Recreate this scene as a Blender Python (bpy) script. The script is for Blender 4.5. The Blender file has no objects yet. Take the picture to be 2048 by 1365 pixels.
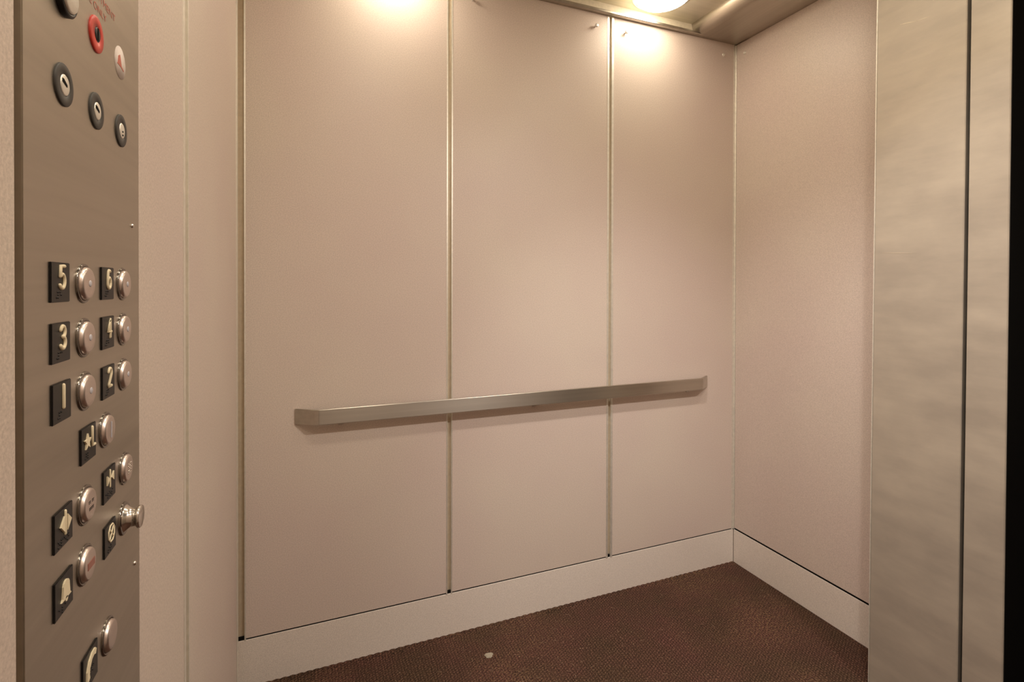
import bpy, bmesh, math, random
from mathutils import Vector, Matrix

random.seed(7)
S = bpy.context.scene
C = S.collection

# ------------------------------------------------------------------ room measures (metres)
XL, XR = -0.1936, 1.8725      # visible faces of the left and right walls
D = 1.85                      # face of the back wall panels
YF = -0.45                    # front wall (behind the camera)
BASE = 0.154                  # top of the skirting
TOP = 2.425                   # underside of the ceiling lip
CEIL = 2.475                  # ceiling sheet
EYE = 1.30024

# ------------------------------------------------------------------ camera
def make_camera():
    yaw, pitch, roll = math.radians(21.96399), math.radians(0.36398), math.radians(0.13326)
    f = Vector((math.sin(yaw)*math.cos(pitch), math.cos(yaw)*math.cos(pitch), -math.sin(pitch)))
    r = Vector((math.cos(yaw), -math.sin(yaw), 0))
    u = r.cross(f)
    r2 = math.cos(roll)*r + math.sin(roll)*u
    u2 = -math.sin(roll)*r + math.cos(roll)*u
    m = Matrix(((r2.x, u2.x, -f.x), (r2.y, u2.y, -f.y), (r2.z, u2.z, -f.z))).to_4x4()
    m.translation = Vector((0, 0, EYE))
    cd = bpy.data.cameras.new('camera')
    cd.sensor_fit = 'HORIZONTAL'; cd.sensor_width = 36
    cd.lens = 1029.686/2048*36
    cd.shift_y = -(682.5-577.159)/2048
    cd.clip_start = 0.01
    o = bpy.data.objects.new('camera', cd); C.objects.link(o)
    o.matrix_world = m
    S.camera = o
make_camera()

# ------------------------------------------------------------------ world, exposure
w = bpy.data.worlds.new('world'); S.world = w; w.use_nodes = True
w.node_tree.nodes['Background'].inputs[0].default_value = (0.9, 0.8, 0.7, 1)
w.node_tree.nodes['Background'].inputs[1].default_value = 0.02
S.view_settings.view_transform = 'Standard'
S.view_settings.look = 'None'
S.view_settings.gamma = 1.0
S.view_settings.use_curve_mapping = False
S.view_settings.exposure = 0.04

LAMP_COLOR = (1.0, 0.895, 0.735)
BEAM_COLOR = (1.0, 0.935, 0.90)
# x, y, wide glow, narrow beam (spot added to brighten the lower walls)
# beam: power, cone angle, edge softness, point aimed at (turns the added fill onto the low walls)
LAMPS = [(0.30, 1.710, 0.85, None), (1.345, 1.710, 0.9, None),
         (0.30, 0.80, 3.4, (74, 74, .75, (1.80, 1.32, -.15))), (1.345, 0.80, 2.4, (26, 76.6, .6, None)),
         (0.30, -0.08, 5.0, (42, 80, .85, (1.60, 1.40, .0))), (1.345, -0.08, 4.5, (86, 80, .9, (.50, 1.80, .0)))]
LAMP_R = 0.108
def lamp_light(x, y, power, beam):
    ld = bpy.data.lights.new('downlight_bulb', 'AREA')
    ld.shape = 'DISK'; ld.size = LAMP_R*2*0.92; ld.energy = power; ld.color = LAMP_COLOR
    o = bpy.data.objects.new('downlight_bulb', ld); C.objects.link(o)
    o.location = (x, y, CEIL-0.037)
    if beam:
        sd = bpy.data.lights.new('wall_fill_spot', 'SPOT')  # extra fill spot added under the lamp to lift the lower walls
        sd.spot_size = math.radians(beam[1]); sd.spot_blend = beam[2]; sd.shadow_soft_size = .04
        sd.energy = beam[0]; sd.color = BEAM_COLOR
        b = bpy.data.objects.new('wall_fill_spot', sd); C.objects.link(b)
        b.location = (x, y, CEIL-0.040)
        if beam[3]:
            b.rotation_euler = (Vector(beam[3])-Vector(b.location)).to_track_quat('-Z', 'Y').to_euler()
    return o

# ------------------------------------------------------------------ mesh helpers
def add_box(bm, x0, x1, y0, y1, z0, z1, bev=0.0, seg=2):
    vs = [bm.verts.new(p) for p in ((x0,y0,z0),(x1,y0,z0),(x1,y1,z0),(x0,y1,z0),(x0,y0,z1),(x1,y0,z1),(x1,y1,z1),(x0,y1,z1))]
    fs = [bm.faces.new([vs[i] for i in q]) for q in ((0,3,2,1),(4,5,6,7),(0,1,5,4),(1,2,6,5),(2,3,7,6),(3,0,4,7))]
    if bev > 0:
        es = list({e for f in fs for e in f.edges})
        bmesh.ops.bevel(bm, geom=es, offset=bev, segments=seg, affect='EDGES', clamp_overlap=True)

def add_prism(bm, prof, axis, a, b, smooth=False):
    """prof: list of 2D points; extruded along axis from a to b"""
    def P(p, t):
        if axis == 0: return (t, p[0], p[1])
        if axis == 1: return (p[0], t, p[1])
        return (p[0], p[1], t)
    A = [bm.verts.new(P(p, a)) for p in prof]; B = [bm.verts.new(P(p, b)) for p in prof]
    n = len(prof)
    for i in range(n):
        f = bm.faces.new((A[i], A[(i+1) % n], B[(i+1) % n], B[i])); f.smooth = smooth
    bm.faces.new(A[::-1]); bm.faces.new(B)
    bmesh.ops.recalc_face_normals(bm, faces=bm.faces)

def add_lathe(bm, prof, c, axis=(1,0,0), n=40):
    """prof: list of (radius, height along axis); smooth revolve around c"""
    ax = Vector(axis).normalized()
    t = Vector((0,0,1)) if abs(ax.z) < .9 else Vector((0,1,0))
    u = ax.cross(t).normalized(); v = ax.cross(u)
    c = Vector(c); rings = []
    for r, h in prof:
        if r <= 1e-7:
            rings.append([bm.verts.new(c+ax*h)])
        else:
            rings.append([bm.verts.new(c+ax*h+(u*math.cos(2*math.pi*k/n)+v*math.sin(2*math.pi*k/n))*r) for k in range(n)])
    for a, b in zip(rings, rings[1:]):
        for k in range(n):
            k2 = (k+1) % n
            if len(a) == 1 and len(b) == 1: continue
            if len(a) == 1: f = bm.faces.new((a[0], b[k], b[k2]))
            elif len(b) == 1: f = bm.faces.new((a[k], b[0], a[k2]))
            else: f = bm.faces.new((a[k], b[k], b[k2], a[k2]))
            f.smooth = True
    bmesh.ops.recalc_face_normals(bm, faces=bm.faces)

def add_tube(bm, pts, r, n=8, flat=None):
    """round tube along pts with rounded tips; flat=(axis index, factor) squashes it"""
    pts = [Vector(p) for p in pts]
    def ring(c, d, rr):
        d = d.normalized(); t = Vector((1,0,0)) if abs(d.x) < .9 else Vector((0,1,0))
        u = d.cross(t).normalized(); v = d.cross(u)
        out = []
        for k in range(n):
            q = (u*math.cos(2*math.pi*k/n)+v*math.sin(2*math.pi*k/n))*rr
            if flat: q[flat[0]] *= flat[1]
            out.append(bm.verts.new(c+q))
        return out
    rings = []
    d0 = pts[1]-pts[0]; d1 = pts[-1]-pts[-2]
    for s in (0.35, 0.8):
        rings.append(ring(pts[0]-d0.normalized()*r*math.sqrt(1-s*s), d0, r*s))
    for i, p in enumerate(pts):
        d = (pts[min(i+1, len(pts)-1)]-pts[max(i-1, 0)])
        rings.append(ring(p, d, r))
    for s in (0.8, 0.35):
        rings.append(ring(pts[-1]+d1.normalized()*r*math.sqrt(1-s*s), d1, r*s))
    for a, b in zip(rings, rings[1:]):
        for k in range(n):
            f = bm.faces.new((a[k], a[(k+1) % n], b[(k+1) % n], b[k])); f.smooth = True
    bm.faces.new(rings[0][::-1]); bm.faces.new(rings[-1])
    bmesh.ops.recalc_face_normals(bm, faces=bm.faces)

def obj(name, bm, mat, parent=None):
    me = bpy.data.meshes.new(name); bm.to_mesh(me); bm.free()
    me.materials.append(mat)
    o = bpy.data.objects.new(name, me); C.objects.link(o)
    if parent is not None:
        o.parent = parent
        o.matrix_parent_inverse = Matrix.Translation(-parent.location)
    return o

def thing(name, label, cat, loc=(0,0,0), group=None):
    o = bpy.data.objects.new(name, None); C.objects.link(o)
    o.location = loc; o.empty_display_size = 0.05
    o['label'] = label; o['category'] = cat
    if group: o['group'] = group
    return o

def struct(name, bm, mat):
    o = obj(name, bm, mat); o['kind'] = 'structure'; return o

# ------------------------------------------------------------------ materials
def new_mat(name):
    m = bpy.data.materials.new(name); m.use_nodes = True
    nt = m.node_tree; b = nt.nodes['Principled BSDF']
    return m, nt, b
def lin(r, g, b):
    f = lambda c: (c/255/12.92 if c/255 <= .04045 else ((c/255+.055)/1.055)**2.4)
    return (f(r), f(g), f(b), 1)
def tex_noise(nt, scale, detail=2, rough=.5, vec=None, stretch=None):
    tc = nt.nodes.new('ShaderNodeTexCoord'); n = nt.nodes.new('ShaderNodeTexNoise')
    n.inputs['Scale'].default_value = scale; n.inputs['Detail'].default_value = detail
    n.inputs['Roughness'].default_value = rough
    if stretch:
        mp = nt.nodes.new('ShaderNodeMapping'); mp.inputs['Scale'].default_value = stretch
        nt.links.new(tc.outputs['Object'], mp.inputs[0]); nt.links.new(mp.outputs[0], n.inputs['Vector'])
    else:
        nt.links.new(tc.outputs['Object'], n.inputs['Vector'])
    return n
def ramp(nt, src, a, b, ca, cb):
    r = nt.nodes.new('ShaderNodeValToRGB')
    r.color_ramp.elements[0].position = a; r.color_ramp.elements[1].position = b
    r.color_ramp.elements[0].color = ca; r.color_ramp.elements[1].color = cb
    nt.links.new(src, r.inputs[0]); return r
def mixc(nt, fac, a, b, mode='MIX'):
    m = nt.nodes.new('ShaderNodeMix'); m.data_type = 'RGBA'; m.blend_type = mode
    for i, v in ((0, fac), (6, a), (7, b)):
        if hasattr(v, 'is_linked') or isinstance(v, bpy.types.NodeSocket): nt.links.new(v, m.inputs[i])
        else: m.inputs[i].default_value = v
    return m.outputs[2]
def bump(nt, b, height, strength, dist):
    n = nt.nodes.new('ShaderNodeBump'); n.inputs['Strength'].default_value = strength
    n.inputs['Distance'].default_value = dist
    nt.links.new(height, n.inputs['Height']); nt.links.new(n.outputs[0], b.inputs['Normal'])

def mat_laminate(name, ca, cb, rough=.42):
    m, nt, b = new_mat(name)
    big = tex_noise(nt, 1.6, 3, .55)
    fine = tex_noise(nt, 300, 3, .7)
    r1 = ramp(nt, big.outputs[0], .35, .65, ca, cb)
    r2 = ramp(nt, fine.outputs[0], .3, .7, (.80,.79,.79,1), (1.12,1.12,1.12,1))
    col = mixc(nt, 1.0, r1.outputs[0], r2.outputs[0], 'MULTIPLY')
    nt.links.new(col, b.inputs['Base Color'])
    b.inputs['Roughness'].default_value = rough
    b.inputs['Specular IOR Level'].default_value = .5
    bump(nt, b, fine.outputs[0], .10, .0006)
    return m

def mat_steel(name, col, rough, streak, aniso=0.0, var=.07, smear=False, metal=1.0):
    """brushed stainless; streak = mapping scale of the grain"""
    m, nt, b = new_mat(name)
    g = tex_noise(nt, 60, 3, .6, stretch=streak)
    lo = tuple(c*(1-var) for c in col)+(1,); hi = tuple(c*(1+var) for c in col)+(1,)
    r = ramp(nt, g.outputs[0], .3, .7, lo, hi)
    base = r.outputs[0]
    if smear:
        s = tex_noise(nt, 5, 4, .6, stretch=(1, 1.0, 2.6))
        rs = ramp(nt, s.outputs[0], .35, .7, (.86,.86,.87,1), (1.04,1.04,1.03,1))
        base = mixc(nt, 1.0, base, rs.outputs[0], 'MULTIPLY')
        rr = nt.nodes.new('ShaderNodeMapRange')
        rr.inputs[1].default_value = .3; rr.inputs[2].default_value = .7
        rr.inputs[3].default_value = rough-.05; rr.inputs[4].default_value = rough+.07
        nt.links.new(s.outputs[0], rr.inputs[0]); nt.links.new(rr.outputs[0], b.inputs['Roughness'])
    else:
        b.inputs['Roughness'].default_value = rough
    nt.links.new(base, b.inputs['Base Color'])
    b.inputs['Metallic'].default_value = metal
    if aniso:
        b.inputs['Anisotropic'].default_value = aniso
        tv = nt.nodes.new('ShaderNodeCombineXYZ'); tv.inputs[2].default_value = 1   # blur runs across the horizontal grain
        nt.links.new(tv.outputs[0], b.inputs['Tangent'])
    bump(nt, b, g.outputs[0], .06, .0004)
    return m

def mat_plain(name, col, rough=.5, metal=0.0, spec=.5, emit=None, es=0):
    m, nt, b = new_mat(name)
    n = tex_noise(nt, 90, 2, .5)
    lo = tuple(c*.93 for c in col[:3])+(1,); hi = tuple(min(1, c*1.05) for c in col[:3])+(1,)
    r = ramp(nt, n.outputs[0], .3, .7, lo, hi)
    nt.links.new(r.outputs[0], b.inputs['Base Color'])
    b.inputs['Roughness'].default_value = rough; b.inputs['Metallic'].default_value = metal
    b.inputs['Specular IOR Level'].default_value = spec
    if emit:
        b.inputs['Emission Color'].default_value = emit; b.inputs['Emission Strength'].default_value = es
    return m

PINK = mat_laminate('pink_laminate', lin(207,190,180), lin(211,197,184))
SKIRT = mat_laminate('pink_skirting', lin(222,211,200), lin(226,216,205), .45)
STEEL = mat_steel('brushed_steel', (.525,.465,.385), .40, (1, .06, 1), var=.02, smear=True, aniso=.6, metal=.4)
PLATE = mat_steel('panel_steel', (.455,.415,.355), .38, (1, .03, 1))
RAIL = mat_steel('rail_steel', (.55,.51,.45), .36, (.02, 1, 1), aniso=.8)
CEILM = mat_steel('ceiling_steel', (.74,.70,.58), .36, (.03, 1, 1), metal=.45)
SOFF = mat_steel('soffit_steel', (.50,.46,.40), .34, (1, .03, 1))
ALU = mat_plain('edge_aluminium', (.84,.81,.73), .40, .65)
CHROME = mat_plain('polished_steel', (.70,.66,.61), .20, 1)
RINGM = mat_plain('dark_reflection_steel', (.24,.22,.20), .13, 1)  # polished steel with its dark reflections put into the base colour
FACE = mat_steel('button_steel', (.68,.60,.56), .34, (1, .05, 1))
BACKING = mat_plain('channel_metal', lin(200,184,160), .5, .3)
STUDM = mat_plain('nickel_stud', (.88,.86,.82), .35, .4)
DARK = mat_plain('shadow_gap_black', (.004,.0035,.003), .8, 0, .1)
OPENING_BLACK = mat_plain('dark_opening_black', (.0014,.0012,.0010), .7, 0, .04)  # near black stands in for the darkness of the opening
PLASTIC = mat_plain('black_plate', (.010,.009,.009), .38, 0, .3)
CREAMPAINT = mat_plain('cream_paint', lin(232,222,200), .5)
CREAM = mat_plain('cream_numeral', lin(232,218,186), .5)
GREYRING = mat_plain('grey_ring', (.040,.036,.032), .55)
RED = mat_plain('red_collar', lin(196,52,38), .42)
REDINK = mat_plain('red_ink', lin(194,112,96), .6)
DULLRED = mat_plain('worn_red_enamel', lin(150,98,86), .5)
WHITE = mat_plain('white_sticker', lin(222,210,202), .85, 0, .2)
BLUISH = mat_plain('frosted_lens', lin(190,188,196), .35)
GUM = mat_plain('dried_gum', lin(150,140,122), .7)
LINT = mat_plain('lint', lin(176,150,122), .8)
SCRATCH = mat_plain('bare_scratch', lin(226,216,196), .35, .5)
LAMPM = mat_plain('lamp_lens', (.9,.9,.88), .4, emit=(1.0,.86,.66,1), es=15)
REFL = mat_plain('lamp_reflector', (.85,.82,.75), .2, 1)

def mat_carpet():
    m, nt, b = new_mat('burgundy_ribbed_carpet')
    tc = nt.nodes.new('ShaderNodeTexCoord')
    def wave(rot, scale):
        mp = nt.nodes.new('ShaderNodeMapping'); mp.inputs['Rotation'].default_value = (0, 0, rot)
        nt.links.new(tc.outputs['Object'], mp.inputs[0])
        wv = nt.nodes.new('ShaderNodeTexWave'); wv.wave_type = 'BANDS'; wv.bands_direction = 'X'
        wv.inputs['Scale'].default_value = scale; wv.inputs['Distortion'].default_value = 4.0
        wv.inputs['Detail'].default_value = 2; wv.inputs['Detail Scale'].default_value = 1.6
        nt.links.new(mp.outputs[0], wv.inputs['Vector']); return wv
    a = wave(0, 30); c = wave(math.radians(62), 34)
    mul = nt.nodes.new('ShaderNodeMath'); mul.operation = 'MULTIPLY'
    nt.links.new(a.outputs['Fac'], mul.inputs[0]); nt.links.new(c.outputs['Fac'], mul.inputs[1])
    fib = tex_noise(nt, 260, 4, .8)
    pat = tex_noise(nt, 4.5, 4, .6)
    hue = ramp(nt, pat.outputs[0], .35, .65, lin(88,70,57), lin(98,70,63))
    sh = ramp(nt, mul.outputs[0], .0, .6, (.55,.54,.53,1), (1.2,1.2,1.2,1))
    col = mixc(nt, 1.0, hue.outputs[0], sh.outputs[0], 'MULTIPLY')
    fr = ramp(nt, fib.outputs[0], .40, .64, (.22,.20,.20,1), (2.2,2.0,1.8,1))
    col = mixc(nt, 1.0, col, fr.outputs[0], 'MULTIPLY')
    # worn, dusty patches
    dust = tex_noise(nt, 2.2, 3, .6)
    fine = tex_noise(nt, 150, 2, .6)
    d1 = ramp(nt, dust.outputs[0], .46, .72, (0,0,0,1), (.8,.8,.8,1))
    d2 = ramp(nt, fine.outputs[0], .50, .66, (0,0,0,1), (1,1,1,1))
    dd = mixc(nt, 1.0, d1.outputs[0], d2.outputs[0], 'MULTIPLY')
    col = mixc(nt, dd, col, lin(150,120,86))
    nt.links.new(col, b.inputs['Base Color'])
    b.inputs['Roughness'].default_value = .95; b.inputs['Specular IOR Level'].default_value = .15
    ad = nt.nodes.new('ShaderNodeMath'); ad.operation = 'ADD'
    nt.links.new(mul.outputs[0], ad.inputs[0]); nt.links.new(fib.outputs[0], ad.inputs[1])
    bump(nt, b, ad.outputs[0], .9, .004)
    return m
CARPET = mat_carpet()

# ------------------------------------------------------------------ structure
# floor: carpet with a bound, scalloped edge at the skirtings
bm = bmesh.new()
xs = [XL-.004+(XR-XL+.008)*i/640 for i in range(641)]
ys = [YF+(1.70-YF)*i/60 for i in range(60)]+[1.70+(D+.002-1.70)*i/40 for i in range(41)]
grid = []
for y in ys:
    row = []
    k = max(0.0, 1-(D-y)/.035)
    for x in xs:
        z = 0.0015*math.sin(9*x+3*y)*math.sin(7*y)*.3
        z += k*(0.0015+.0026*abs(math.sin(math.pi*(x+.01*math.sin(5*x))/.026)))
        row.append(bm.verts.new((x, y, z)))
    grid.append(row)
for r0, r1 in zip(grid, grid[1:]):
    for i in range(len(xs)-1):
        f = bm.faces.new((r0[i], r0[i+1], r1[i+1], r1[i])); f.smooth = True
struct('floor', bm, CARPET)

bm = bmesh.new(); add_box(bm, XL-.03, XR+.03, D+.010, D+.030, 0, 2.6)
struct('wall_back', bm, BACKING)
bm = bmesh.new(); add_box(bm, XL-.030, XL-.010, YF-.02, D+.012, 0, 2.6)
struct('wall_left', bm, BACKING)
bm = bmesh.new(); add_box(bm, XR+.010, XR+.030, .98, D+.012, 0, 2.6)
struct('wall_right', bm, BACKING)
bm = bmesh.new(); add_box(bm, XL-.03, XR+.03, YF-.02, YF, 0, 2.6)
struct('wall_front', bm, PINK)
bm = bmesh.new(); add_box(bm, XL-.03, XR+.06, YF-.02, D+.03, CEIL, CEIL+.02)
struct('ceiling', bm, CEILM)
# skirtings
bm = bmesh.new(); add_box(bm, XL-.009, XR-.001, D-.0005, D+.0095, 0, BASE, .0008)
struct('baseboard_back', bm, SKIRT)
bm = bmesh.new(); add_box(bm, XR, XR+.0095, .98, D-.001, 0, BASE, .0008)
struct('baseboard_right', bm, SKIRT)

bm = bmesh.new(); add_box(bm, XL-.008, XR, D+.003, D+.0098, BASE-.002, BASE+.010)  # black strip painting the shade in the gap above the back skirting
struct('gap_shade_back', bm, DARK)
bm = bmesh.new(); add_box(bm, XR+.003, XR+.0098, 1.10, D-.002, BASE-.002, BASE+.010)  # same painted gap shade above the right skirting
struct('gap_shade_right', bm, DARK)

# ceiling lip on the back wall
bm = bmesh.new()
add_prism(bm, [(D-.0005, TOP), (D-.020, TOP), (D-.022, TOP+.002), (D-.022, TOP+.010), (D-.020, TOP+.012), (D-.0005, TOP+.012)], 0, XL-.010, XR-.0005)
struct('trim_1', bm, SOFF)
bm = bmesh.new(); add_box(bm, XL-.010, XR+.010, D, D+.0098, TOP+.0005, CEIL)
struct('trim_8', bm, CREAMPAINT)
# bull-nosed steel cove on the right wall
def cove_profile(e=0.0):
    X1 = 1.612; R = .050
    prof = [(XR+.010, TOP-.001+e), (X1+R, TOP-.001+e)]
    cz = TOP-.001+R
    for k in range(1, 15):
        a = math.pi/2*k/14
        prof.append((X1+R-(R-e)*math.sin(a), cz-(R-e)*math.cos(a)))
    prof += [(X1+e, CEIL+.001+R*.0+.03), (XR+.010, CEIL+.03)]
    return prof
bm = bmesh.new(); add_prism(bm, cove_profile(), 1, YF, D-.070, smooth=False)
struct('trim_2', bm, SOFF)
bm = bmesh.new(); add_prism(bm, cove_profile(.0012), 1, D-.0690, D-.0005, smooth=False)
struct('trim_3', bm, SOFF)

# ------------------------------------------------------------------ wall panels
def stud(parent, p, d, bright=True, proud=.018, r=.0075):
    bm = bmesh.new()
    h = proud
    if bright:
        add_lathe(bm, [(.0032, 0), (.0032, h-.008), (r*.8, h-.0075), (r, h-.0065), (r, h-.0015), (r*.8, h), (0, h)], p, d, 20)
    else:
        add_lathe(bm, [(r, 0), (r, .0025), (r*.75, .004), (r*.35, .004), (r*.3, .0028), (0, .0028)], p, d, 20)
    o = obj('fixing_stud', bm, STUDM if bright else ALU, parent)
    return o

def back_panel(x0, x1, label, studs, trims=(True, True), zt=TOP, lips=(.0045, .0045)):
    t = thing('wall_panel', label, 'wall panel', ((x0+x1)/2, D, BASE), 'laminate panels on the lift walls')
    z0 = BASE+.0052
    bm = bmesh.new(); add_box(bm, x0+.003, x1-.003, D, D+.0098, z0, zt, .0006)
    obj('panel_face', bm, PINK, t)
    for side, on in zip((0, 1), trims):
        if not on: continue
        bm = bmesh.new()
        if side == 0:
            prof = [(x0, D-.0012), (x0+lips[0], D-.0012), (x0+lips[0], D-.0001), (x0+.0029, D-.0001), (x0+.0029, D+.0097), (x0, D+.0097)]
        else:
            prof = [(x1-lips[1], D-.0012), (x1, D-.0012), (x1, D+.0097), (x1-.0029, D+.0097), (x1-.0029, D-.0001), (x1-lips[1], D-.0001)]
        add_prism(bm, prof, 2, z0-.006, zt)
        obj('edge_trim', bm, ALU, t)
    for x, br in studs:
        stud(t, (x, D, 2.368), (0, -1, 0), br)
    return t
back_panel(-.179, .4905, 'wide pink laminate back wall panel at the left, behind the handrail start', [])
back_panel(.5045, 1.1820, 'middle pink laminate panel of the back wall with a silver stud top right', [(.585, True), (1.113, True)], lips=(.0045, .0085))
back_panel(1.1945, 1.8635, 'narrow looking pink back wall panel next to the right corner', [(1.259, True), (1.798, False)], lips=(.0095, .0045))

def left_panel(y0, y1, label, trims):
    t = thing('wall_panel', label, 'wall panel', (XL, (y0+y1)/2, .0), 'laminate panels on the lift walls')
    bm = bmesh.new(); add_box(bm, XL-.0098, XL, y0+(.003 if trims[0] else 0), y1-(.003 if trims[1] else 0), .004, TOP, .0006)
    obj('panel_face', bm, PINK, t)
    if trims[0]:
        bm = bmesh.new()
        add_prism(bm, [(XL-.0097, y0), (XL+.0012, y0), (XL+.0012, y0+.0075), (XL+.0001, y0+.0075), (XL+.0001, y0+.0029), (XL-.0097, y0+.0029)], 2, .002, TOP)
        obj('edge_trim', bm, ALU, t)
    if trims[1]:
        bm = bmesh.new()
        add_prism(bm, [(XL-.0097, y1), (XL+.0012, y1), (XL+.0012, y1-(.012 if y1 < 1.5 else .036)), (XL+.0001, y1-(.012 if y1 < 1.5 else .036)), (XL+.0001, y1-.0029), (XL-.0097, y1-.0029)], 2, .002, TOP)
        obj('edge_trim', bm, ALU, t)
    return t
left_panel(YF+.001, .4785, 'pink laminate strip at the far left edge, left of the button panel', (False, False))
left_panel(.7775, 1.0470, 'narrow pink laminate panel right beside the steel button panel', (False, True))
left_panel(1.0700, 1.812, 'pink left wall panel between the silver seam and the back corner', (True, True))

t = thing('wall_panel', 'pink laminate panel of the right wall beside the steel column', 'wall panel', (XR, 1.47, BASE), 'laminate panels on the lift walls')
bm = bmesh.new(); add_box(bm, XR, XR+.0098, 1.10, D-.006, BASE+.0085, TOP-.0015, .0006)
obj('panel_face', bm, PINK, t)
stud(t, (XR, 1.796, 2.368), (-1, 0, 0), False)
# corner bead
t = thing('corner_bead', 'thin vertical metal bead in the back right corner', 'metal bead', (XR-.003, D, BASE))
bm = bmesh.new(); add_prism(bm, [(XR-.0085, D+.0095), (XR-.0085, D-.001), (XR-.0065, D-.0015), (XR-.0015, D-.0015), (XR-.0010, D-.0055), (XR+.0095, D-.0055), (XR+.0095, D+.0095)], 2, BASE+.004, TOP-.002)
obj('bead_strip', bm, ALU, t)

# ------------------------------------------------------------------ door side: steel return panel, jamb, black sheet for the dark opening
def lean_box(bm, x0, x1, yb0, yb1, yt0, yt1, z0, z1, bev=.0015):
    vs = [bm.verts.new(p) for p in ((x0,yb0,z0),(x1,yb0,z0),(x1,yb1,z0),(x0,yb1,z0),(x0,yt0,z1),(x1,yt0,z1),(x1,yt1,z1),(x0,yt1,z1))]
    fs = [bm.faces.new([vs[i] for i in q]) for q in ((0,3,2,1),(4,5,6,7),(0,1,5,4),(1,2,6,5),(2,3,7,6),(3,0,4,7))]
    bmesh.ops.bevel(bm, geom=list({e for f in fs for e in f.edges}), offset=bev, segments=2, affect='EDGES')
XC = 1.700                   # face of the steel column, standing proud of the right wall
bm = bmesh.new(); lean_box(bm, XC, XR-.0005, .8670, 1.1085, .8530, 1.0930, 0.001, TOP-.002)
o = obj('return_panel', bm, STEEL); o['label'] = 'wide scuffed stainless steel column on the right beside the pink wall'; o['category'] = 'steel column'
for (ya, za, yb, zb, wd) in ((1.0285, 2.1055, .982, 2.094, .0009), (.982, 2.094, .944, 2.091, .0006), (1.0745, 1.4055, .989, 1.3990, .0006)):
    bm = bmesh.new()
    n_ = 8; top_ = []; bot_ = []
    for k in range(n_+1):
        t_ = k/n_; h_ = wd*(.15+.85*math.sin(math.pi*min(max(t_, .02), .98)))
        top_.append((ya+(yb-ya)*t_, za+(zb-za)*t_+h_)); bot_.append((ya+(yb-ya)*t_, za+(zb-za)*t_-h_))
    add_prism(bm, top_+bot_[::-1], 0, XC-.0004, XC+.0001)
    obj('scratch', bm, SCRATCH, o)
bm = bmesh.new(); lean_box(bm, XC-.0012, XC+.0100, 1.1087, 1.1117, 1.0932, 1.0962, 0.001, TOP-.002, .0006)
obj('edge_trim', bm, ALU, o)
bm = bmesh.new(); lean_box(bm, XC+.001, XC+.008, .7670, .8575, .7563, .8439, 0.001, TOP-.002)
o = obj('door_jamb', bm, STEEL); o['label'] = 'narrow stainless steel door jamb strip between the wide column and the black opening'; o['category'] = 'door jamb'
bm = bmesh.new(); add_box(bm, XC+.012, XR+.055, .7720, .8500, 0, 2.6)  # black block added so the slit beside the jamb stays dark
struct('slit_shade', bm, DARK)
bm = bmesh.new(); add_box(bm, XR+.060, XR+.085, YF-.02, .98, 0, 2.6)  # unlit landing beyond the opening, put in as a plain black sheet
struct('dark_opening', bm, OPENING_BLACK)
bm = bmesh.new(); add_box(bm, XR-.003, XR+.055, YF, .10, 0, TOP-.002)
struct('trim_5', bm, STEEL)

# ------------------------------------------------------------------ handrail
def make_handrail():
    t = thing('handrail', 'flat brushed steel handrail with bent ends across the back wall', 'handrail', (.84, D, .83))
    yb = D-.045; th = .0095; h0, h1 = .8375, .8885
    # centre line of the bar seen from above, with rounded bends
    def path():
        pts = [(-.026, D-.0015)]
        cx, cy, r = .0475, yb+.030, .030
        for k in range(9):
            a = math.radians(232+(270-232)*k/8)
            pts.append((cx+r*math.cos(a), cy+r*math.sin(a)))
        return pts
    L = path()
    R = [(1.6785-x, y) for x, y in L][::-1]
    P = L+R
    bm = bmesh.new(); rings = []
    bv = .0018
    for i, (x, y) in enumerate(P):
        a = Vector(P[max(i-1, 0)]); b = Vector(P[min(i+1, len(P)-1)])
        d = (b-a).normalized(); nrm = Vector((d.y, -d.x))       # towards the room
        if i == 0: d = (Vector(P[1])-Vector(P[0])).normalized(); nrm = Vector((d.y, -d.x))
        sec = []
        for o_, z in ((0, h0+bv), (bv*.3, h0+bv*.3), (bv, h0), (th-bv, h0), (th-bv*.3, h0+bv*.3), (th, h0+bv), (th, h1-bv), (th-bv*.3, h1-bv*.3), (th-bv, h1), (bv, h1), (bv*.3, h1-bv*.3), (0, h1-bv)):
            yy = y+nrm.y*(o_-th/2)
            sec.append(bm.verts.new((x+nrm.x*(o_-th/2), min(yy, D-.0005), z)))
        rings.append(sec)
    for a, b in zip(rings, rings[1:]):
        for k in range(12):
            f = bm.faces.new((a[k], b[k], b[(k+1) % 12], a[(k+1) % 12])); f.smooth = k not in (5, 8, 2, 11)
    bm.faces.new(rings[0]); bm.faces.new(rings[-1][::-1])
    bmesh.ops.recalc_face_normals(bm, faces=bm.faces)
    obj('rail', bm, RAIL, t)
    for x in (.115, .840, 1.595):
        bm = bmesh.new()
        add_box(bm, x-.008, x+.008, D-.044+th/2, D-.003, .8345, .8405, .001)
        add_box(bm, x-.008, x+.008, D-.006, D-.0003, .822, .876, .001)
        add_box(bm, x-.008, x+.008, D-.0455+th/2, D-.041+th/2, .8345, .876, .001)
        obj('bracket', bm, RAIL, t)
make_handrail()

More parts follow.
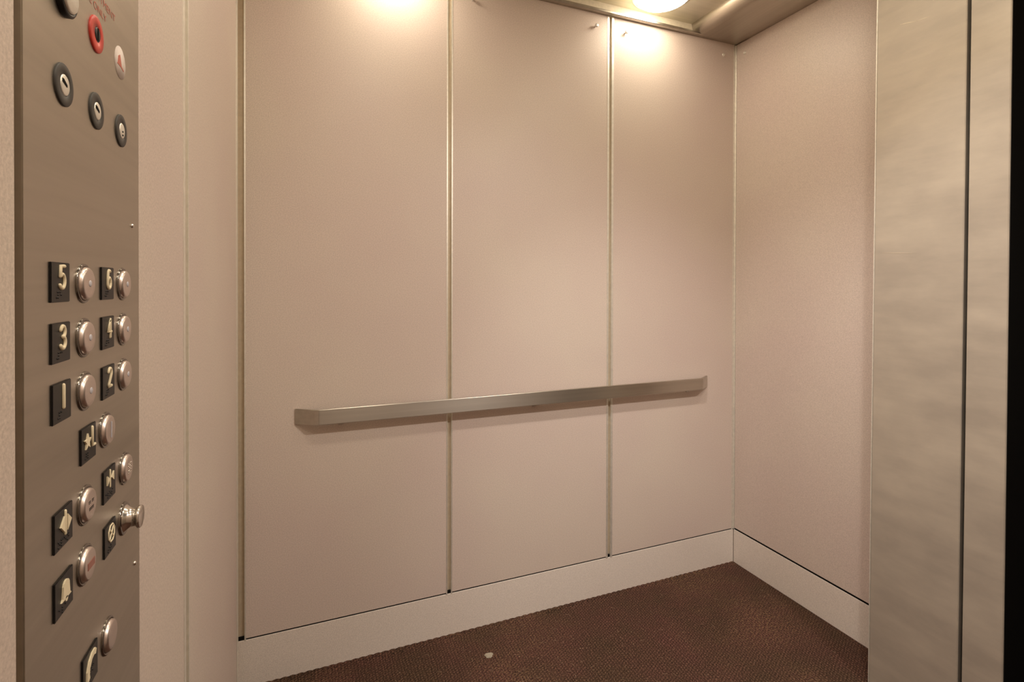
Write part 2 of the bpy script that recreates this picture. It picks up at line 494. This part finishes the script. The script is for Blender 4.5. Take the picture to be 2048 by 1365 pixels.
# ------------------------------------------------------------------ button panel on the left wall
XP = XL+.0004                       # face of the plate
def make_panel():
    T = thing('button_panel', 'brushed steel lift button panel with floor buttons and key switches', 'control panel', (XL, .636, .35))
    bm = bmesh.new(); add_box(bm, XL-.0098, XP, .4890, .7765, .22, 2.20, .0008)
    obj('face_plate', bm, PLATE, T)
    for y, z in ((.7490, 1.3708), (.7557, .9584)):
        bm = bmesh.new(); add_lathe(bm, [(.0026, 0), (.0024, .0012), (.0015, .0019), (0, .0021)], (XP, y, z), (1,0,0), 16)
        obj('plate_screw', bm, CHROME, T)

    # ---- strokes on a plate: lists of polylines in unit coordinates (u to the right, v up)
    def arc(cx, cy, rx, ry, a0, a1, n=12):
        return [(cx+rx*math.cos(math.radians(a0+(a1-a0)*k/n)), cy+ry*math.sin(math.radians(a0+(a1-a0)*k/n))) for k in range(n+1)]
    G = {
        '1': [[(.5, 0), (.5, 1)]],
        '2': [arc(.5, .74, .33, .26, 165, -20)+[(.25, .12), (.18, 0), (.86, 0)]],
        '3': [arc(.48, .75, .32, .25, 160, -80, 12), arc(.48, .26, .36, .27, 88, -150, 14)],
        '4': [[(.66, 0), (.66, 1), (.14, .30), (.90, .30)]],
        '5': [[(.82, 1), (.24, 1), (.20, .55)], [(.20, .55)]+arc(.46, .32, .38, .32, 118, -145, 14)],
        '6': [arc(.50, .70, .34, .30, 55, 130, 6)+[(.17, .55), (.15, .3)], arc(.50, .30, .35, .30, 0, 360, 20)],
        'L': [[(.2, 1), (.2, 0), (.8, 0)]],
    }
    def plate(y0, z0, wy=.0360, hz=.0335):
        bm = bmesh.new(); add_box(bm, XP, XP+.0016, y0, y0+wy, z0, z0+hz, .0005)
        return obj('symbol_plate', bm, PLASTIC, T)
    def strokes(par, name, sets, y0, z0, w, h, r=.00155, mat=CREAM):
        bm = bmesh.new()
        for pl in sets:
            add_tube(bm, [(XP+.0019, y0+u*w, z0+v*h) for u, v in pl], r, 8, (0, .9))
        return obj(name, bm, mat, par)
    def fill(par, name, poly, y0, z0, w, h, mat=CREAM, th=.0010):
        bm = bmesh.new(); x0 = XP+.0014
        add_prism(bm, [(y0+u*w, z0+v*h) for u, v in poly], 0, x0, x0+th+.0006)
        return obj(name, bm, mat, par)
    def braille(par, y0, z0, cells):
        bm = bmesh.new()
        for ci, dots in enumerate(cells):
            for d in dots:
                cc, rr = divmod(d-1, 3)
                add_lathe(bm, [(.00085, 0), (.0007, .0005), (.0003, .0008), (0, .00085)], (XP+.0015, y0+ci*.0058+cc*.0023, z0-rr*.0023), (1,0,0), 10)
        return obj('braille_dots', bm, PLASTIC, par)
    NUM = [3, 4, 5, 6]
    bl = {'1': [NUM, [1]], '2': [NUM, [1,2]], '3': [NUM, [1,4]], '4': [NUM, [1,4,5]], '5': [NUM, [1,5]], '6': [NUM, [1,2,4]]}

    rows = {'5': (.5305, 1.2848), '6': (.6435, 1.2840), '3': (.5312, 1.2337), '4': (.6442, 1.2325), '1': (.5325, 1.1830), '2': (.6453, 1.1805)}
    for ch, (y0, z0) in rows.items():
        pp = plate(y0, z0, .0358, .0338)
        strokes(pp, 'numeral', G[ch], y0+.0128, z0+.0118, .0130, .0188, .0017)
        braille(pp, y0+.010, z0+.0085, bl[ch])
    # star L
    y0, z0 = .5908, 1.1308; pp = plate(y0, z0, .0358, .0338)
    st = []
    for k in range(10):
        a = math.radians(90+36*k); rr = 1 if k % 2 == 0 else .45
        st.append((rr*math.cos(a), rr*math.sin(a)))
    fill(pp, 'star_symbol', st, y0+.0125, z0+.0195, .0080, .0080)
    strokes(pp, 'letter', G['L'], y0+.0225, z0+.0125, .011, .0180)
    braille(pp, y0+.009, z0+.0085, [[3,4,5], [1,2,3]])
    # door close symbol  >|<
    y0, z0 = .6475, 1.0718; pp = plate(y0, z0, .0355, .0338)
    strokes(pp, 'door_line', [[(.5, 0), (.5, 1)]], y0+.0175-.006, z0+.0135, .012, .0175, .0010)
    fill(pp, 'arrow', [(0, 0), (1, .5), (0, 1)], y0+.0075, z0+.0175, .0070, .0100)
    fill(pp, 'arrow', [(1, 0), (1, 1), (0, .5)], y0+.0200, z0+.0175, .0070, .0100)
    braille(pp, y0+.006, z0+.0085, [[1,4], [1,2,3], [1,3,5], [2,3,4]])
    # door open symbol  <|>
    y0, z0 = .5350, 1.0750; pp = plate(y0, z0, .0358, .0330)
    strokes(pp, 'door_line', [[(.5, 0), (.5, 1)]], y0+.0196-.006, z0+.0100, .012, .0195, .0013)
    fill(pp, 'arrow', [(1, 0), (1, 1), (0, .5)], y0+.0090, z0+.0120, .0078, .0140)
    fill(pp, 'arrow', [(0, 0), (1, .5), (0, 1)], y0+.0224, z0+.0120, .0078, .0140)
    braille(pp, y0+.007, z0+.0075, [[1,3,5], [1,2,3,4], [1,5], [1,3,4,5]])
    # stop symbol: octagon with a cross
    y0, z0 = .6500, 1.0142; pp = plate(y0, z0, .0340, .0325)
    oc = [(.5+.5*math.cos(math.radians(22.5+45*k)), .5+.5*math.sin(math.radians(22.5+45*k))) for k in range(9)]
    strokes(pp, 'stop_symbol', [oc, [(.22, .22), (.78, .78)], [(.22, .78), (.78, .22)]], y0+.0095, z0+.0110, .0185, .0185, .0009)
    braille(pp, y0+.010, z0+.0080, [[2,3,4], [2,3,4,5]])
    # alarm bell
    y0, z0 = .5353, 1.0180; pp = plate(y0, z0, .0360, .0325)
    bell = [(0, 0), (.12, .12), (.18, .55)]+[(.5+.32*math.cos(math.radians(a)), .62+.34*math.sin(math.radians(a))) for a in (165,140,115,90,65,40,15)]+[(.82, .55), (.88, .12), (1, 0)]
    fill(pp, 'bell_symbol', bell, y0+.0095, z0+.0115, .0190, .0165)
    fill(pp, 'bell_clapper', [(.5+.5*math.cos(math.radians(a)), .5+.5*math.sin(math.radians(a))) for a in range(0, 360, 30)], y0+.0165, z0+.0085, .0050, .0045)
    braille(pp, y0+.008, z0+.0065, [[1], [1,2,3], [1]])
    # telephone handset
    y0, z0 = .5930, .9125; pp = plate(y0, z0, .0368, .0350)
    hs = [(.0, .12), (.10, .0), (.30, .08), (.26, .26), (.30, .50), (.52, .74), (.74, .78), (.92, .70), (1, .88), (.88, 1), (.56, 1), (.24, .82), (.03, .48)]
    fill(pp, 'handset_symbol', hs, y0+.0060, z0+.0085, .0235, .0225)
    braille(pp, y0+.017, z0+.0165, [[1,2,3,4], [1,3,4]])
    braille(pp, y0+.012, z0+.0075, [[1,5], [1,3]])

    # ---- push buttons
    def button(y, z, kind, R=.0186):
        bm = bmesh.new()
        add_lathe(bm, [(R, 0), (R, .0007), (R*.985, .0013), (R*.93, .0016), (R*.88, .0014), (R*.86, .0008), (R*.86, 0)], (XP, y, z), (1,0,0), 48)
        b = obj('push_button', bm, RINGM, T)
        bm = bmesh.new(); r = R*.845; h = .0052
        add_lathe(bm, [(r, 0), (r, .0014), (r*.985, .0026), (r*.94, .0039), (r*.88, .0048), (r*.81, h), (r*.5, h+.0002), (0, h+.0002)], (XP, y, z), (1,0,0), 48)
        obj('button_cap', bm, FACE, b)
        if kind == 'lens':
            bm = bmesh.new(); add_lathe(bm, [(.0031, 0), (.0031, h+.0004), (.0026, h+.0007), (0, h+.0008)], (XP, y, z), (1,0,0), 20)
            obj('indicator_lens', bm, BLUISH, b)
        elif kind == 'dots':
            bm = bmesh.new()
            for i, (u, v) in enumerate([(-2,2),(-1,2),(1,2),(2,2),(-2,1),(0,1),(1,1),(-1,0),(0,0),(2,0),(-2,-1),(-1,-1),(1,-1),(2,-1),(-2,-2),(0,-2),(1,-2)]):
                add_lathe(bm, [(.0007, 0), (.0005, .0007), (0, .0009)], (XP+h, y+u*.0024, z+v*.0026), (1,0,0), 8)
            obj('engraved_dots', bm, CHROME, b)
        elif kind == 'words':
            bm = bmesh.new()
            for v, words in ((.0032, ((-.0065, -.0012), (.0010, .0062))), (-.0032, ((-.0058, .0058),))):
                for a, c in words:
                    n = max(2, int((c-a)/.0022))
                    for k in range(n):
                        u0 = a+(c-a)*k/n
                        add_box(bm, XP+h, XP+h+.0004, y+u0, y+u0+.0006, z+v-.0014, z+v+.0014)
                        add_box(bm, XP+h, XP+h+.0004, y+u0, y+u0+.0014, z+v+.0009, z+v+.0014)
            obj('engraved_words', bm, GREYRING, b)
        elif kind == 'red':
            bm = bmesh.new(); add_box(bm, XP+h, XP+h+.0005, y-.0085, y+.0085, z-.0035, z+.0035, .0002)
            obj('red_mark', bm, DULLRED, b)
        elif kind == 'bar':
            bm = bmesh.new(); add_box(bm, XP+h, XP+h+.0008, y-.0012, y+.0012, z-.0085, z+.0085, .0003)
            obj('raised_bar', bm, BLUISH, b)
        return b
    for y, z, k in ((.6012, 1.3007, 'lens'), (.7122, 1.3002, 'lens'), (.6015, 1.2496, 'lens'), (.7128, 1.2487, 'lens'),
                    (.6028, 1.1990, 'lens'), (.7142, 1.1968, 'lens'), (.6570, 1.1478, 'bar'), (.7178, 1.0876, 'dots'),
                    (.6030, 1.0906, 'words'), (.6015, 1.0345, 'red'), (.6620, .9286, 'none')):
        button(y, z, k)
    # ---- pull knob for the stop switch
    y, z = .7150, 1.0305
    bm = bmesh.new(); add_lathe(bm, [(.0185, 0), (.0185, .0010), (.0175, .0020), (.0120, .0022)], (XP, y, z), (1,0,0), 48)
    k = obj('stop_knob', bm, RINGM, T)
    bm = bmesh.new()
    prof = [(.0150, .0020), (.0138, .0036), (.0121, .0052), (.0108, .0072), (.0101, .0094), (.0099, .0112), (.0101, .0126), (.0112, .0138),
            (.0122, .0143), (.0127, .0150), (.0127, .0166), (.0120, .0174), (0, .0177)]
    add_lathe(bm, prof, (XP, y, z), (1,0,0), 48)
    obj('knob_grip', bm, CHROME, k)

    # ---- key switches
    def keyswitch(y, z, R, ri, ring_mat, slot, core=True):
        bm = bmesh.new(); add_lathe(bm, [(R, 0), (R, .0012), (R*.97, .0017), (ri*1.02, .0017), (ri, .0012), (ri, 0)], (XP, y, z), (1,0,0), 48)
        ks = obj('key_switch', bm, ring_mat, T)
        bm = bmesh.new()
        hh = .0022
        add_lathe(bm, [(ri*.98, 0), (ri*.98, hh-.0006), (ri*.88, hh), (0, hh)], (XP, y, z), (1,0,0), 32)
        obj('lock_core', bm, ALU if core else PLASTIC, ks)
        if slot == 'slot':
            bm = bmesh.new(); add_prism(bm, [(y-.0068, z+.0042), (y-.0040, z+.0042), (y+.0025, z+.0008), (y+.0025, z-.0012), (y-.0068, z+.0012)], 0, XP+hh-.0002, XP+hh+.0004)
            obj('key_slot', bm, DARK, ks)
        elif slot == 'dots':
            bm = bmesh.new()
            for q in ((0, -.0010), (0, -.0050)):
                add_lathe(bm, [(.0010, 0), (.0010, .0006), (0, .0006)], (XP+hh, y+q[0], z+q[1]), (1,0,0), 10)
            obj('key_slot', bm, DARK, ks)
        elif slot == 'hole':
            bm = bmesh.new(); add_box(bm, XP+hh-.0002, XP+hh+.0004, y-.0012, y+.0016, z-.006, z+.0062, .0001)
            obj('key_slot', bm, DARK, ks)
        return ks
    keyswitch(.5575, 1.4720, .0182, .0092, GREYRING, 'slot')
    keyswitch(.6333, 1.4732, .0180, .0088, GREYRING, 'slot')
    keyswitch(.7075, 1.4740, .0180, .0088, GREYRING, 'dots')
    r_ = keyswitch(.6333, 1.5495, .0178, .0074, RED, 'hole', False); r_['label'] = 'red collar key switch'
    # top left switch: deep black collar with a pale lock face
    bm = bmesh.new(); add_lathe(bm, [(.0185, 0), (.0185, .0040), (.0172, .0050), (.0150, .0050), (.0148, .0030), (.0148, 0)], (XP, .5585, 1.5500), (1,0,0), 48)
    ks = obj('key_switch', bm, PLASTIC, T); ks['label'] = 'black collar key switch with pale face'
    bm = bmesh.new(); add_lathe(bm, [(.0146, 0), (.0146, .0055), (.0135, .0068), (0, .0070)], (XP, .5585, 1.5500), (1,0,0), 40)
    obj('lock_core', bm, ALU, ks)
    # white round sticker with a red mark
    bm = bmesh.new(); add_lathe(bm, [(.0180, 0), (.0180, .0004), (0, .0005)], (XP, .7068, 1.5503), (1,0,0), 48)
    sk = obj('round_sticker', bm, WHITE, T); sk['label'] = 'white round sticker with red hat mark'
    bm = bmesh.new()
    add_prism(bm, [(.6975, 1.5485), (.6995, 1.5560), (.7050, 1.5590), (.7075, 1.5540), (.7100, 1.5478), (.7170, 1.5455), (.7172, 1.5440), (.7090, 1.5458), (.6960, 1.5465)], 0, XP+.0003, XP+.0008)
    obj('red_mark', bm, REDINK, sk)

    # ---- red lettering above the switches
    def text(body, yc, z, h, w):
        cu = bpy.data.curves.new('lettering', 'FONT'); cu.body = body; cu.size = 1; cu.extrude = 0.0; cu.align_x = 'LEFT'
        to = bpy.data.objects.new('tmp', cu); C.objects.link(to)
        dg = bpy.context.evaluated_depsgraph_get(); dg.update()
        me = bpy.data.meshes.new_from_object(to.evaluated_get(dg))
        C.objects.unlink(to); bpy.data.objects.remove(to)
        xs_ = [v.co.x for v in me.vertices]; ysv = [v.co.y for v in me.vertices]
        x0, x1, y0, y1 = min(xs_), max(xs_), min(ysv), max(ysv)
        for v in me.vertices:
            u = (v.co.x-x0)/(x1-x0); q = (v.co.y-y0)/(y1-y0)
            v.co = (XP+.0003, yc-w/2+u*w, z+q*h)
        me.materials.clear(); me.materials.append(REDINK)
        o = bpy.data.objects.new('lettering', me); C.objects.link(o)
        o.parent = T; o.matrix_parent_inverse = Matrix.Translation(-T.location)
        o['label'] = 'red lettering'
    text('FIRE DEPARTMENT', .6333, 1.5880, .0072, .1140)
    text('USE ONLY', .6333, 1.5745, .0072, .0600)
make_panel()

# ------------------------------------------------------------------ downlights
names = {(0, 0): 'round ceiling downlight nearest the back left corner', (1, 0): 'glaring round ceiling downlight above the right part of the back wall',
         (0, 1): 'round ceiling downlight in the middle of the left row', (1, 1): 'round ceiling downlight in the middle of the right row',
         (0, 2): 'round ceiling downlight nearest the front left corner', (1, 2): 'round ceiling downlight nearest the front right corner'}
for i, (x, y, pw, beam) in enumerate(LAMPS):
    t = thing('ceiling_downlight', names[(i % 2, i//2)], 'ceiling light', (x, y, CEIL), 'downlights set in the lift ceiling')
    bm = bmesh.new(); add_lathe(bm, [(LAMP_R+.016, 0), (LAMP_R+.016, -.003), (LAMP_R+.010, -.005), (LAMP_R+.002, -.004), (LAMP_R, 0)], (x, y, CEIL), (0,0,1), 48)
    obj('lamp_ring', bm, REFL, t)
    bm = bmesh.new(); add_lathe(bm, [(LAMP_R, -.0005), (LAMP_R*.99, -.008), (LAMP_R*.95, -.015), (LAMP_R*.86, -.0215), (LAMP_R*.70, -.0275), (LAMP_R*.45, -.0315), (0, -.0335)], (x, y, CEIL), (0,0,1), 48)
    obj('lamp_lens', bm, LAMPM, t)
    lamp_light(x, y, pw, beam)

# ------------------------------------------------------------------ things on the carpet
bm = bmesh.new()
n = 18; gx, gy = 0, 0
from math import cos, sin, pi
GX, GY = .6000, 1.6960
vs = []
cen = bm.verts.new((GX, GY, .0045))
for k in range(n):
    a = 2*pi*k/n; r = .015*(1+.10*sin(3*a+.5)+.10*sin(5*a+1)+.06*sin(9*a))
    vs.append(bm.verts.new((GX+r*cos(a), GY+r*sin(a)*.85, .0010)))
mid = []
for k in range(n):
    a = 2*pi*k/n; r = .011*(1+.2*sin(3*a+.5))
    mid.append(bm.verts.new((GX+r*cos(a), GY+r*sin(a)*.85, .0042)))
for k in range(n):
    bm.faces.new((vs[k], vs[(k+1) % n], mid[(k+1) % n], mid[k])); bm.faces.new((mid[k], mid[(k+1) % n], cen))
bmesh.ops.recalc_face_normals(bm, faces=bm.faces)
o = obj('chewing_gum', bm, GUM); o['label'] = 'small grey blob of trodden gum on the dark carpet'; o['category'] = 'chewing gum'

bm = bmesh.new()
for i in range(1000):
    x = random.uniform(XL+.05, XR-.05); y = random.uniform(.95, D-.03)
    if random.random() < .60: x = random.gauss(.85, .33); y = random.gauss(1.56, .13)
    if not (XL+.03 < x < XR-.03 and y < D-.02): continue
    if random.random() < .80:
        r = random.uniform(.0003, .0007) if random.random() < .93 else random.uniform(.0010, .0017)
        a = random.uniform(0, pi)
        v = [bm.verts.new((x+r*cos(a+q)*1.0, y+r*sin(a+q), .0035)) for q in (0, 1.7, 3.3, 4.8)]
        tp = bm.verts.new((x, y, .0035+r))
        for k in range(4): bm.faces.new((v[k], v[(k+1) % 4], tp))
    else:
        a = random.uniform(0, 2*pi); L = random.uniform(.006, .020); pts = []
        for k in range(6):
            pts.append((x, y, .0035+.0010*sin(k))); x += cos(a)*L/5; y += sin(a)*L/5; a += random.uniform(-.7, .7)
        add_tube(bm, pts, .00022, 4)
o = obj('carpet_lint', bm, LINT); o['kind'] = 'stuff'; o['label'] = 'pale lint specks and short hairs scattered on the carpet'; o['category'] = 'lint'
